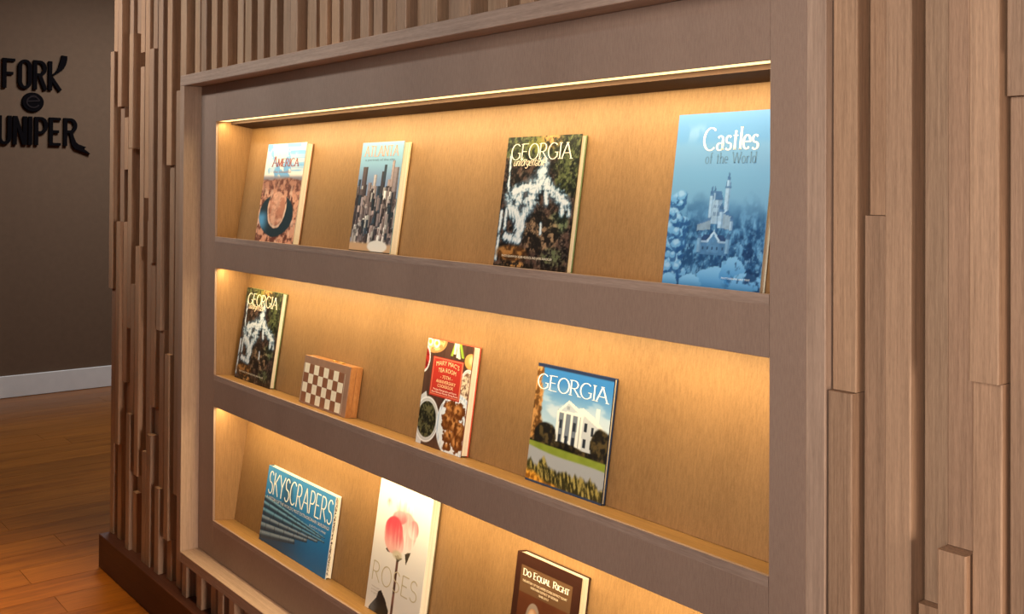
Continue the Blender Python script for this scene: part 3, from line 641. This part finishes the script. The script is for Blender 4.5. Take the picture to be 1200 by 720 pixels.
def art_house(U, V):
    n = fbm(U, V, 7, 8, 14); n2 = fbm(U, V, 22, 24, 23)
    C = mixc(full(U, c3(176, 202, 220)), c3(48, 112, 178), sm(0.50, 0.95, V))
    C = mixc(C, c3(214, 222, 228), sm(0.48, 0.66, fbm(U, V * 1.0, 3, 8, 88)) * sm(0.9, 0.6, V) * 0.7)
    tr = mixc(full(U, c3(26, 24, 22)), c3(84, 70, 44), sm(0.40, 0.68, n2))
    C = mixc(C, tr, sm(0.02, -0.02, V - 0.50 + 0.16 * (U - 0.3) ** 2 - 0.18 * (n - 0.5)))
    fol = mixc(full(U, c3(96, 62, 30)), c3(196, 142, 84), sm(0.35, 0.65, n2)); C = mixc(C, fol, sm(0.02, -0.02, U - 0.13 - 0.16 * (n - 0.5) + (V - 0.6) * 0.06) * sm(0.34, 0.38, V))
    W = c3(232, 232, 226); SH = c3(150, 158, 168)
    def p(pts, col, a=1.0):
        nonlocal C
        C = mixc(C, col, inpoly(U, V, pts) * a)
    p([(0.62, 0.37), (0.62, 0.66), (0.80, 0.64), (0.92, 0.57), (0.92, 0.37)], c3(196, 200, 204)); p([(0.58, 0.69), (0.66, 0.71), (0.80, 0.66), (0.94, 0.575), (0.92, 0.56), (0.66, 0.66)], W)
    p([(0.82, 0.62), (0.82, 0.735), (0.87, 0.735), (0.87, 0.60)], W)
    p([(0.34, 0.37), (0.34, 0.65), (0.66, 0.66), (0.66, 0.37)], c3(116, 124, 136))
    p([(0.32, 0.63), (0.47, 0.745), (0.68, 0.665), (0.68, 0.635)], W); p([(0.375, 0.645), (0.47, 0.722), (0.60, 0.660)], c3(188, 196, 204)); p([(0.45, 0.67), (0.45, 0.70), (0.49, 0.70), (0.49, 0.67)], SH)
    for u_ in (0.345, 0.435, 0.525, 0.615, 0.655): p([(u_ - 0.018, 0.37), (u_ - 0.015, 0.635), (u_ + 0.018, 0.635), (u_ + 0.020, 0.37)], W)
    for (u_, v_) in ((0.39, 0.41), (0.48, 0.41), (0.57, 0.41), (0.39, 0.53), (0.57, 0.53), (0.71, 0.55), (0.80, 0.53), (0.71, 0.42), (0.80, 0.42), (0.88, 0.48)): p([(u_ - 0.018, v_ - 0.025), (u_ - 0.018, v_ + 0.045), (u_ + 0.018, v_ + 0.045), (u_ + 0.018, v_ - 0.025)], c3(44, 50, 62))
    C = mixc(C, tr, sm(1.0, 0.85, ell(U, V, 0.92, 0.43, 0.14, 0.16) + 0.3 * (n - 0.5))); C = mixc(C, tr * 0.7, sm(1.0, 0.8, ell(U, V, 0.45, 0.36, 0.30, 0.035) + 0.4 * (n2 - 0.5)))
    C = mixc(C, tr, sm(1.0, 0.85, ell(U, V, 0.2, 0.40, 0.16, 0.13) + 0.4 * (n - 0.5)))
    lawn = mixc(full(U, c3(112, 128, 42)), c3(152, 164, 66), n); C = mixc(C, lawn, sm(0.345, 0.335, V + 0.02 * U))
    C = mixc(C, c3(166, 168, 172), sm(0.01, -0.01, V - (0.30 - 0.055 * U) + 0.012 * np.sin(U * 5)))
    sh = mixc(full(U, c3(46, 44, 22)), c3(170, 152, 84), sm(0.40, 0.66, fbm(U + 0.3 * V, V, 40, 14, 66)))
    C = mixc(C, sh, sm(0.02, -0.02, V - 0.17 - 0.10 * (fbm(U, U * 0 + 0.5, 9, 2, 5) - 0.5) * 2 - 0.05 * (0.5 - U)))
    C = mixc(C, mixc(full(U, c3(140, 84, 20)), c3(236, 168, 60), sm(0.35, 0.6, n2)), sm(0.02, -0.03, V - 0.11 + 0.28 * (U - 0.05) + 0.10 * (n - 0.5)))
    C = mixc(C, c3(28, 42, 74), sm(0.968, 0.978, V)); C = mixc(C, c3(44, 62, 96), sm(0.022, 0.012, V))
    return C
def art_tower(U, V):
    n = fbm(U, V, 6, 6, 18)
    C = mixc(full(U, c3(24, 112, 176)), c3(70, 144, 198), sm(0.35, 0.95, V)); C = mixc(C, c3(14, 96, 156), sm(0.4, 0.0, V) * 0.8)
    C = mixc(C, c3(30, 62, 92), sm(0.66, 0.50, V) * sm(0.8, 0.2, U) * 0.8)
    C = mixc(C, c3(44, 86, 122), sm(1.0, 0.5, ell(U, V, 0.34, 0.72, 0.10, 0.30)) * 0.7)
    fx, fy = 1.02, 0.42
    beams = [(0.60, 0.53, 0.93), (0.52, 0.44, 0.88), (0.43, 0.34, 0.93), (0.33, 0.24, 0.84), (0.235, 0.13, 0.70), (0.125, 0.02, 0.53)]
    for k, (vt, vb, end) in enumerate(beams):
        t = np.clip(U / fx, 0, 1) * 0.80
        top = vt + (fy - vt) * t; bot = vb + (fy - vb) * t
        s_ = (V - bot) / np.maximum(top - bot, 1e-4)
        msk = ((s_ > 0) & (s_ < 1) & (U < end)).astype(float)
        prof = np.clip(s_ * (1 - s_) * 4, 0, 1) ** 0.7
        col = mixc(full(U, c3(34, 56, 78)), c3(120, 176, 206) if k < 3 else c3(152, 172, 188), 0.10 + 0.85 * sm(0.25, 0.75, s_) * sm(1.02, 0.9, s_))
        seg = (np.abs(((U * 7 + k * 0.37) % 1.0) - 0.5) > 0.475) * 0.35
        win = 0.07 * ((s_ * 9).astype(int) % 2)
        col = col * (1 - seg - win)[..., None]
        C = mixc(C, col, msk)
        C = mixc(C, c3(10, 34, 56), msk * sm(end - 0.025, end, U) * 0.5)
    return C
def art_food(U, V):
    n = fbm(U, V, 8, 8, 31); n2 = fbm(U, V, 22, 26, 44)
    C = mixc(full(U, c3(58, 38, 32)), c3(96, 66, 54), fbm(U, V, 30, 4, 6))
    def dish(cx, cy, rx, ry, ca, cb, rim=c3(236, 236, 238), k=0.82, seed=1):
        nonlocal C
        d = ell(U, V, cx, cy, rx, ry)
        C = mixc(C, full(U, rim) , sm(1.02, 0.97, d)); C = mixc(C, full(U, rim * 0.82), sm(0.95, 0.90, d) * sm(k, k + 0.05, d))
        C = mixc(C, mixc(full(U, ca), cb, sm(0.42, 0.60, fbm(U, V, 26, 34, seed, 4, 0.7))), sm(k + 0.02, k - 0.04, d))
    C = mixc(C, c3(214, 218, 226), inpoly(U, V, [(0, 0.45), (0.10, 0.50), (0.16, 0.40), (0.12, 0.0), (0, 0)]) * 0.9)
    dish(0.13, 0.99, 0.30, 0.12, c3(190, 130, 80), c3(234, 190, 130), c3(214, 150, 92), 0.85, 3)
    for (a, b) in ((0.05, 0.97), (0.20, 0.965)):
        C = mixc(C, c3(246, 236, 214), sm(1.05, 0.95, ell(U, V, a, b, 0.07, 0.045))); C = mixc(C, c3(232, 176, 64), sm(1.05, 0.9, ell(U, V, a, b, 0.035, 0.022)))
    dish(-0.02, 0.80, 0.12, 0.13, c3(120, 24, 24), c3(178, 50, 44), seed=5)
    dish(0.96, 0.62, 0.17, 0.17, c3(120, 84, 66), c3(226, 206, 178), seed=8)
    C = mixc(C, c3(224, 160, 90), sm(1.0, 0.9, ell(U, V, 0.97, 0.86, 0.13, 0.075))); C = mixc(C, c3(240, 206, 150), sm(1.0, 0.3, ell(U, V, 1.0, 0.87, 0.10, 0.06)))
    for (u0, v0, u1, v1, col) in ((0.62, 1.0, 0.56, 0.88, c3(150, 176, 60)), (0.68, 1.0, 0.68, 0.87, c3(240, 236, 220)), (0.72, 1.0, 0.80, 0.88, c3(140, 170, 56)), (0.62, 1.0, 0.62, 0.90, c3(236, 230, 214)), (0.66, 0.99, 0.73, 0.86, c3(226, 220, 196))):
        d = np.abs((U - u0) * (v1 - v0) - (V - v0) * (u1 - u0)) / math.hypot(u1 - u0, v1 - v0); C = mixc(C, col, sm(0.028, 0.018, d) * (V > v1))
    dish(0.18, 0.24, 0.27, 0.215, c3(30, 30, 22), c3(96, 92, 62), c3(230, 230, 234), 0.80, 12)
    d = ell(U, V, 0.80, 0.25, 0.40, 0.30); C = mixc(C, c3(226, 232, 240), sm(1.02, 0.97, d)); C = mixc(C, c3(150, 172, 206), sm(0.05, 0.03, np.abs(d - 0.92)) * 0.6 * ((U * 40).astype(int) % 2))
    for (a, b, rx, ry) in ((0.68, 0.40, 0.16, 0.07), (0.84, 0.38, 0.14, 0.09), (0.64, 0.28, 0.13, 0.10), (0.80, 0.26, 0.14, 0.10), (0.92, 0.22, 0.12, 0.11), (0.72, 0.15, 0.15, 0.07), (0.88, 0.10, 0.13, 0.08), (0.70, 0.05, 0.10, 0.04)):
        e = ell(U, V, a, b, rx, ry) + 1.1 * (n2 - 0.5)
        C = mixc(C, mixc(full(U, c3(104, 54, 20)), c3(214, 148, 86), sm(1.0, 0.2, ell(U, V, a - 0.02, b + 0.02, rx, ry)) * sm(0.30, 0.62, n2)), sm(1.03, 0.95, e))
    C = mixc(C, c3(184, 52, 42), ((U > 0.17) & (U < 0.835) & (V > 0.475) & (V < 0.845)).astype(float))
    fr = ((U > 0.185) & (U < 0.82) & (V > 0.487) & (V < 0.833)) & ~((U > 0.197) & (U < 0.808) & (V > 0.496) & (V < 0.824)); C = mixc(C, c3(236, 160, 120), fr.astype(float) * 0.7)
    return C
def art_rose(U, V):
    C = full(U, c3(222, 214, 210)); n = fbm(U, V, 6, 12, 7)
    stem = np.abs(U - (0.50 + 0.02 * (0.45 - V))); C = mixc(C, mixc(full(U, c3(70, 44, 38)), c3(126, 84, 74), sm(0.3, 0.7, n)), sm(0.024, 0.017, stem) * (V < 0.47))
    for pts in ([(0.30, 0.50), (0.26, 0.475), (0.30, 0.46), (0.40, 0.47)], [(0.62, 0.50), (0.66, 0.43), (0.72, 0.53), (0.66, 0.52)], [(0.44, 0.46), (0.50, 0.42), (0.58, 0.46)]): C = mixc(C, c3(66, 58, 48), inpoly(U, V, pts))
    def petal(pts, a, b, va, vb, k=1.0):
        nonlocal C
        C = mixc(C, mixc(full(U, a), b, sm(va, vb, V + 0.12 * (n - 0.5))), inpoly(U, V, pts) * k)
    vs_ = fbm(U + 0.10 * V, V, 34, 5, 91, 3)
    def soft(cx, cy, rx, ry, tilt, inner, outer, edge=0.10, k=1.0, up=True):
        nonlocal C
        du, dv = (U - cx), (V - cy) * 1.44; ca, sa = math.cos(tilt), math.sin(tilt)
        x_, y_ = du * ca + dv * sa, -du * sa + dv * ca
        d = np.sqrt((x_ / rx) ** 2 + (y_ / (ry * 1.44)) ** 2) + 0.16 * (n - 0.5)
        t = sm(-0.8, 0.9, y_ / (ry * 1.44) + 1.2 * (vs_ - 0.5))
        C = mixc(C, mixc(full(U, inner), outer, t if up else 1 - t), sm(1.0, 1.0 - edge, d) * k)
    soft(0.22, 0.800, 0.06, 0.050, 0.3, c3(236, 220, 214), c3(206, 120, 122), 0.5, 0.8)
    soft(0.47, 0.815, 0.13, 0.085, 0.1, c3(214, 160, 156), c3(240, 226, 222), 0.3)
    soft(0.60, 0.800, 0.09, 0.075, -0.3, c3(222, 176, 172), c3(242, 230, 226), 0.3)
    soft(0.58, 0.650, 0.21, 0.155, -0.25, c3(234, 214, 210), c3(222, 150, 150), 0.12)
    soft(0.72, 0.690, 0.10, 0.075, -0.5, c3(236, 208, 204), c3(210, 112, 118), 0.2, 0.9)
    soft(0.45, 0.735, 0.16, 0.055, 0.15, c3(206, 96, 104), c3(224, 150, 150), 0.25, 0.9)
    soft(0.37, 0.600, 0.185, 0.140, 0.12, c3(224, 168, 160), c3(190, 66, 80), 0.10)
    soft(0.50, 0.560, 0.09, 0.090, 0.2, c3(228, 190, 182), c3(196, 92, 98), 0.3, 0.7)
    soft(0.30, 0.640, 0.07, 0.080, 0.1, c3(204, 96, 102), c3(182, 58, 74), 0.5, 0.5)
    C = mixc(C, c3(190, 176, 150), sm(1, 0.5, ell(U, V, 0.48, 0.47, 0.12, 0.04)) * 0.8)
    lf = inpoly(U, V, [(0.27, 0.175), (0.22, 0.155), (0.20, 0.11), (0.08, 0.02), (0.08, -0.02), (0.44, -0.02), (0.45, 0.06), (0.36, 0.13)])
    C = mixc(C, mixc(full(U, c3(28, 28, 32)), c3(96, 100, 108), sm(0.45, 0.65, n) * sm(0.3, 0.1, U)), lf)
    return C
def art_judge(U, V):
    C = mixc(full(U, c3(48, 24, 18)), c3(66, 36, 24), fbm(U, V, 6, 8, 3) * 0.6)
    C = mixc(C, c3(96, 68, 46), ((U > 0.09) & (U < 0.885) & (V > 0.735) & (V < 0.92)).astype(float))
    ph = ((U > 0.09) & (U < 0.885) & (V > 0.08) & (V < 0.735)).astype(float)
    P_ = mixc(full(U, c3(72, 36, 22)), c3(92, 50, 30), fbm(U, V, 4, 4, 9))
    P_ = mixc(P_, c3(44, 24, 20), sm(1.02, 0.97, ell(U, V, 0.40, 0.10, 0.34, 0.32)))
    P_ = mixc(P_, c3(166, 116, 84), sm(1.03, 0.94, ell(U, V, 0.345, 0.54, 0.105, 0.125))); P_ = mixc(P_, c3(196, 160, 130), sm(1.0, 0.4, ell(U, V, 0.33, 0.60, 0.07, 0.06)))
    P_ = mixc(P_, c3(140, 122, 110), sm(1.03, 0.97, ell(U, V, 0.345, 0.56, 0.115, 0.13)) * sm(0.97, 1.0, ell(U, V, 0.345, 0.53, 0.10, 0.125)))
    return mixc(C, P_, ph)

def cover_slab(name, w, h, t, art, edge, parent, cell=0.0017):
    nu, nv = max(8, int(w / cell)), max(8, int(h / cell))
    us, vs = np.linspace(0, 1, nu + 1), np.linspace(0, 1, nv + 1)
    U, V = np.meshgrid(us, vs); colr = np.clip(art(U, V), 0, 1)
    pos = np.stack([U * w, U * 0, V * h], -1).reshape(-1, 3)
    idx = np.arange((nu + 1) * (nv + 1)).reshape(nv + 1, nu + 1)
    quads = np.stack([idx[:-1, :-1], idx[:-1, 1:], idx[1:, 1:], idx[1:, :-1]], -1).reshape(-1, 4)
    n0 = len(pos)
    extra = np.array([(0, 0, 0), (w, 0, 0), (w, 0, h), (0, 0, h), (0, t, 0), (w, t, 0), (w, t, h), (0, t, h)])
    pos = np.concatenate([pos, extra])
    q2 = np.array([(4, 7, 6, 5), (0, 4, 5, 1), (1, 5, 6, 2), (2, 6, 7, 3), (3, 7, 4, 0)]) + n0
    quads = np.concatenate([quads, q2])
    me = bpy.data.meshes.new(name); me.from_pydata(pos.tolist(), [], quads.tolist()); me.update()
    c = np.concatenate([colr.reshape(-1, 3), np.tile(np.array(edge) / 255.0, (8, 1))])
    lin = np.where(c <= 0.04045, c / 12.92, ((c + 0.055) / 1.055) ** 2.4)
    at = me.color_attributes.new('print', 'FLOAT_COLOR', 'POINT')
    at.data.foreach_set('color', np.concatenate([lin, np.ones((len(lin), 1))], 1).astype(np.float32).ravel())
    return link(name, me, M['print'], parent)
INK = {}
def ink(rgb):
    if rgb not in INK: INK[rgb] = plain('ink_%d' % len(INK), S(*rgb), 0.45, 0.03, 200)
    return INK[rgb]
def book(name, label, group, x0, y0, w, h, t, zl, art, edge=(70, 60, 55), spine=(70, 60, 55), back=None, lean=SL, board=0.0022):
    a = math.atan(lean)
    r = empty(name, (x0, y0, zl - SL * y0 + 0.0004), (-a, 0, 0))
    tag(r, label, 'book', group)
    cover_slab('front_cover', w, h, board, art, edge, r)
    box('page_block', 0.0035, w - 0.0022, board + 0.0001, t - board - 0.0001, 0.0025, h - 0.0025, M['pages'], r)
    box('spine', 0.0, 0.0030, board + 0.0001, t - board - 0.0001, 0.0, h, ink(spine), r)
    box('back_cover', 0.0, w, t - board, t, 0.0, h, ink(back or spine), r, 0.0004)
    r['dims'] = (w, h)
    return r
DEP = 0.0004
def title(bk, text, u0, u1, v0, hgt, rgb, thick=0.13, thin=0.06, serif=0.26, track=0.10, shear=0.0, small=None, name='title_lettering', lift=1.0):
    w, h = bk['dims']
    quads, W_ = stroke_text(text, thick, thin, serif, track, shear, small)
    sx = (u1 - u0) * w / W_; sz = hgt * h
    v, f = [], []
    for qd in quads:
        n = len(v); q = [tuple(p) for p in qd]
        ar = sum(q[i][0] * q[(i + 1) % 4][1] - q[(i + 1) % 4][0] * q[i][1] for i in range(4))
        if ar < 0: q = q[::-1]
        v += [(u0 * w + p[0] * sx, -DEP * lift, v0 * h + p[1] * sz) for p in q]; f.append((n, n + 1, n + 2, n + 3))
    return link(name, pmesh(name, v, f), ink(rgb), bk)
def caption(bk, text, u0, u1, v0, hgt, rgb, align='L', name='small_lettering', bend=0.0):
    w, h = bk['dims']
    cu = bpy.data.curves.new('caption', 'FONT'); cu.body = text; cu.size = 1.0; cu.resolution_u = 2
    tmp = bpy.data.objects.new('caption', cu); COL.objects.link(tmp)
    dg = bpy.context.evaluated_depsgraph_get(); dg.update()
    me = bpy.data.meshes.new_from_object(tmp.evaluated_get(dg)); bpy.data.objects.remove(tmp); bpy.data.curves.remove(cu)
    co = np.empty(len(me.vertices) * 3, np.float32); me.vertices.foreach_get('co', co); co = co.reshape(-1, 3)
    xa, xb = co[:, 0].min(), co[:, 0].max(); cap = 0.70
    X_ = u0 * w + (co[:, 0] - xa) / (xb - xa) * (u1 - u0) * w; Z_ = v0 * h + co[:, 1] / cap * hgt * h
    tt = (co[:, 0] - xa) / (xb - xa); Z_ = Z_ + bend * h * (1 - (2 * tt - 1) ** 2)
    new = np.stack([X_, np.full_like(X_, -DEP), Z_], -1).astype(np.float32)
    me.vertices.foreach_set('co', new.ravel()); me.name = name; me.update(); me.materials.clear()
    return link(name, me, ink(rgb), bk)

T1, T2, T3 = 'books on the top shelf', 'books on the middle shelf', 'books on the bottom shelf'
b = book('picture_book', 'book with cream sky over a red canyon and dark river bend, on the top shelf', T1, -2.9098, 0.0465, 0.2474, 0.2950, 0.0215, S1T, art_canyon, (200, 190, 175), (150, 110, 90), (178, 120, 86))
title(b, 'America', 0.19, 0.86, 0.765, 0.105, (150, 84, 84), 0.14, 0.06, 0.24, small=0.76)
caption(b, 'the beautiful', 0.24, 0.70, 0.70, 0.028, (168, 128, 120))
b = book('picture_book', 'book with a pale blue sky above a dense grey city skyline photo', T1, -2.3459, 0.0453, 0.1976, 0.2830, 0.0226, S1T, art_city, (150, 180, 190), (120, 140, 150), (226, 196, 150))
title(b, 'ATLANTA', 0.09, 0.90, 0.870, 0.095, (200, 150, 120), 0.12, 0.05, 0.24)
caption(b, 'a portrait of the city', 0.12, 0.84, 0.828, 0.022, (92, 110, 124))
def waterfall_book(label, group, x0, y0, zl, w, h):
    bk = book('picture_book', label, group, x0, y0, w, h, 0.0163, zl, art_waterfall, (60, 54, 44), (52, 60, 40), (112, 128, 84))
    title(bk, 'GEORGIA', 0.075, 0.900, 0.822, 0.122, (250, 236, 214), 0.088, 0.040, 0.24, 0.06)
    title(bk, 'unforgettable', 0.12, 0.56, 0.775, 0.062, (246, 222, 190), 0.11, 0.07, 0.0, 0.04, 0.35, name='subtitle_lettering', lift=1.5)
    caption(bk, 'PHOTOGRAPHY BY ROBB HELFRICK AND JAMES RANDKLEV', 0.11, 0.80, 0.078, 0.017, (230, 220, 200))
    return bk
waterfall_book('waterfall-photo book on the top shelf, between the skyline book and the castle book', T1, -1.7441, 0.0518, S1T, 0.2330, 0.2785)
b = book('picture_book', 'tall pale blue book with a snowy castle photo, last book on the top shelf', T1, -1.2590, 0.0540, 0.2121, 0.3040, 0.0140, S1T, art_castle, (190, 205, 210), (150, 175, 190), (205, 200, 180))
title(b, 'Castles', 0.30, 0.855, 0.782, 0.130, (240, 236, 224), 0.13, 0.05, 0.16, 0.07)
title(b, 'of the World', 0.335, 0.850, 0.706, 0.062, (92, 128, 160), 0.13, 0.06, 0.16, 0.10, name='subtitle_lettering')
caption(b, 'PHOTOGRAPHS AND TEXT', 0.62, 0.90, 0.060, 0.010, (220, 235, 245))
waterfall_book('waterfall-photo book at the end of the middle shelf, next to the chess box', T2, -3.0586, 0.0516, S2T, 0.2450, 0.2805)
b = book('cookbook', 'cookbook with a red title panel among dishes of food, on the middle shelf', T2, -2.0301, 0.0463, 0.1793, 0.2430, 0.0216, S2T, art_food, (120, 60, 45), (190, 60, 40), (206, 74, 50))
CR = (250, 214, 160)
caption(b, "MARY MAC'S", 0.25, 0.755, 0.755, 0.042, CR, bend=0.022, name='title_lettering')
caption(b, 'TEA ROOM', 0.31, 0.70, 0.700, 0.040, CR, bend=0.012, name='title_lettering')
caption(b, '- 75TH -', 0.37, 0.64, 0.650, 0.032, CR)
caption(b, 'ANNIVERSARY', 0.29, 0.72, 0.605, 0.030, CR)
caption(b, 'COOKBOOK', 0.33, 0.68, 0.565, 0.030, CR)
caption(b, 'Recipes, Photographs, and Stories', 0.25, 0.76, 0.532, 0.017, (250, 232, 214))
caption(b, "from Atlanta's Favorite Dining Room", 0.22, 0.79, 0.507, 0.017, (250, 232, 214))
b = book('picture_book', 'wide book with a white columned house under blue sky, navy edges, middle shelf', T2, -1.6396, 0.0573, 0.2246, 0.2380, 0.0106, S2T, art_house, (30, 44, 76), (28, 42, 74), (30, 46, 80), board=0.0026)
title(b, 'GEORGIA', 0.025, 0.945, 0.790, 0.125, (248, 246, 240), 0.088, 0.040, 0.24, 0.06)
b = book('picture_book', 'landscape-format blue book with white slim capitals over a tower photo, bottom shelf', T3, -2.8716, 0.0500, 0.4046, 0.2160, 0.0180, S3T, art_tower, (190, 200, 205), (60, 120, 150), (232, 226, 214))
title(b, 'SKYSCRAPERS', 0.035, 0.985, 0.648, 0.290, (244, 242, 232), 0.10, 0.055, 0.0, 0.10)
caption(b, "A HISTORY OF THE WORLD'S MOST EXTRAORDINARY BUILDINGS", 0.03, 0.97, 0.572, 0.040, (226, 214, 200))
caption(b, 'JUDITH DUPRE', 0.70, 0.93, 0.510, 0.024, (206, 212, 214))
# black page-edge pattern of this book: dark flecks on the fore edge, printed on the pages
fl = random.Random(3); v, f = [], []
for i in range(150):
    z = 0.006 + 0.204 * fl.random(); y = 0.0026 + 0.006 * fl.random(); l = 0.002 + 0.006 * fl.random(); n = len(v)
    v += [(0.4046 - 0.0019, y, z), (0.4046 - 0.0019, y + 0.0012, z), (0.4046 - 0.0019, y + 0.0012, z + l), (0.4046 - 0.0019, y, z + l)]; f.append((n, n + 1, n + 2, n + 3))
tag(link('page_edge_print', pmesh('page_edge_print', v, f), ink((40, 34, 32)), b), kind='stuff')
b = book('picture_book', 'tall white book with a single pink rose on its cover, bottom shelf', T3, -2.2490, 0.0430, 0.2330, 0.3300, 0.0250, S3T, art_rose, (235, 225, 215), (225, 215, 205), (112, 96, 70))
title(b, 'ROSES', 0.06, 0.92, 0.215, 0.140, (196, 180, 146), 0.055, 0.05, 0.0, 0.12)
for i, (tx, u1) in enumerate((('Nature and', 0.235), ('portraits of', 0.215), ('the garden', 0.225))): caption(b, tx, 0.085, u1, 0.170 - 0.022 * i, 0.010, (176, 164, 150))
b = book('history_book', 'dark brown book with a tan title panel above a portrait, bottom shelf', T3, -1.6970, 0.0440, 0.1990, 0.2860, 0.0240, S3T, art_judge, (66, 34, 22), (66, 32, 20), (60, 30, 20))
title(b, 'Do Equal Right', 0.13, 0.845, 0.853, 0.046, (250, 240, 222), 0.15, 0.07, 0.26, 0.08, small=0.80)
caption(b, 'THE HISTORY OF THE UNITED STATES DISTRICT COURT', 0.13, 0.825, 0.808, 0.0155, (246, 226, 196))
caption(b, 'NORTHERN DISTRICT OF GEORGIA', 0.27, 0.70, 0.780, 0.0155, (246, 226, 196))
caption(b, '1848-2013', 0.405, 0.555, 0.752, 0.0145, (246, 226, 196))

# ---------------------------------------------------------------- folding chess box
M['box_wood'] = wood('chess_box_olive_wood', S(138, 82, 40), S(196, 138, 82), 'Z', 0.42, 60, 8, tint=0, bump=0.02)
M['board_brown'] = plain('board_veneer', S(146, 112, 94), 0.4, 0.08, 50)
M['sq_dark'] = plain('dark_square', S(134, 88, 66), 0.4, 0.10, 90)
M['sq_light'] = plain('light_square', S(228, 216, 196), 0.4, 0.05, 90)
M['brass'] = plain('brass', S(212, 170, 90), 0.35, 0.05, 50, metal=0.8)
cw, chh, ct = 0.251, 0.1297, 0.0368
a = math.atan(SL); y0 = 0.0315
chess = empty('chess_box', (-2.5888, y0, S2T - SL * y0 + 0.0004), (-a, 0, 0))
tag(chess, 'closed wooden chess box with brown and cream squares, leaning on the middle shelf', 'chess box')
box('box_half', 0, cw, 0.0018, ct / 2 - 0.0003, 0, chh, M['box_wood'], chess, 0.0008)
box('box_half', 0, cw, ct / 2 + 0.0003, ct, 0, chh, M['box_wood'], chess, 0.0008)
box('playing_surface', 0.0006, cw - 0.0006, 0.0004, 0.0018, 0.0006, chh - 0.0006, M['board_brown'], chess)
gu0, gu1, gv0, gv1 = 0.034, 0.885, 0.045, 0.845
sw, sh = (gu1 - gu0) * cw / 8, (gv1 - gv0) * chh / 4
sq = box_mesh('square', 0.0002, sw - 0.0002, 0, 0.0005, 0.0002, sh - 0.0002)
sqd = sq.copy()
for i in range(8):
    for j in range(4):
        lightsq = (i + j) % 2 == 1
        link('square', sq if lightsq else sqd, M['sq_light'] if lightsq else M['sq_dark'], chess, (gu0 * cw + i * sw, -0.0001, gv0 * chh + j * sh))
v, f = [], []
for u_ in (0.016, 0.908):
    for k in range(24):
        z = gv0 * chh + (k + 0.25) * (gv1 - gv0) * chh / 24; n = len(v); hl = 0.0011
        v += [(u_ * cw - 0.0011, 0.0002, z - hl), (u_ * cw + 0.0011, 0.0002, z - hl), (u_ * cw + 0.0011, 0.0002, z + hl), (u_ * cw - 0.0011, 0.0002, z + hl)]; f.append((n, n + 1, n + 2, n + 3))
tag(link('dashed_inlay', pmesh('dashed_inlay', v, f), M['sq_light'], chess), kind='stuff')
for u_ in (0.55, 0.70):
    box('hinge', u_ * cw - 0.007, u_ * cw + 0.007, ct / 2 - 0.005, ct / 2 + 0.005, chh - 0.0002, chh + 0.0022, M['brass'], chess, 0.0006)
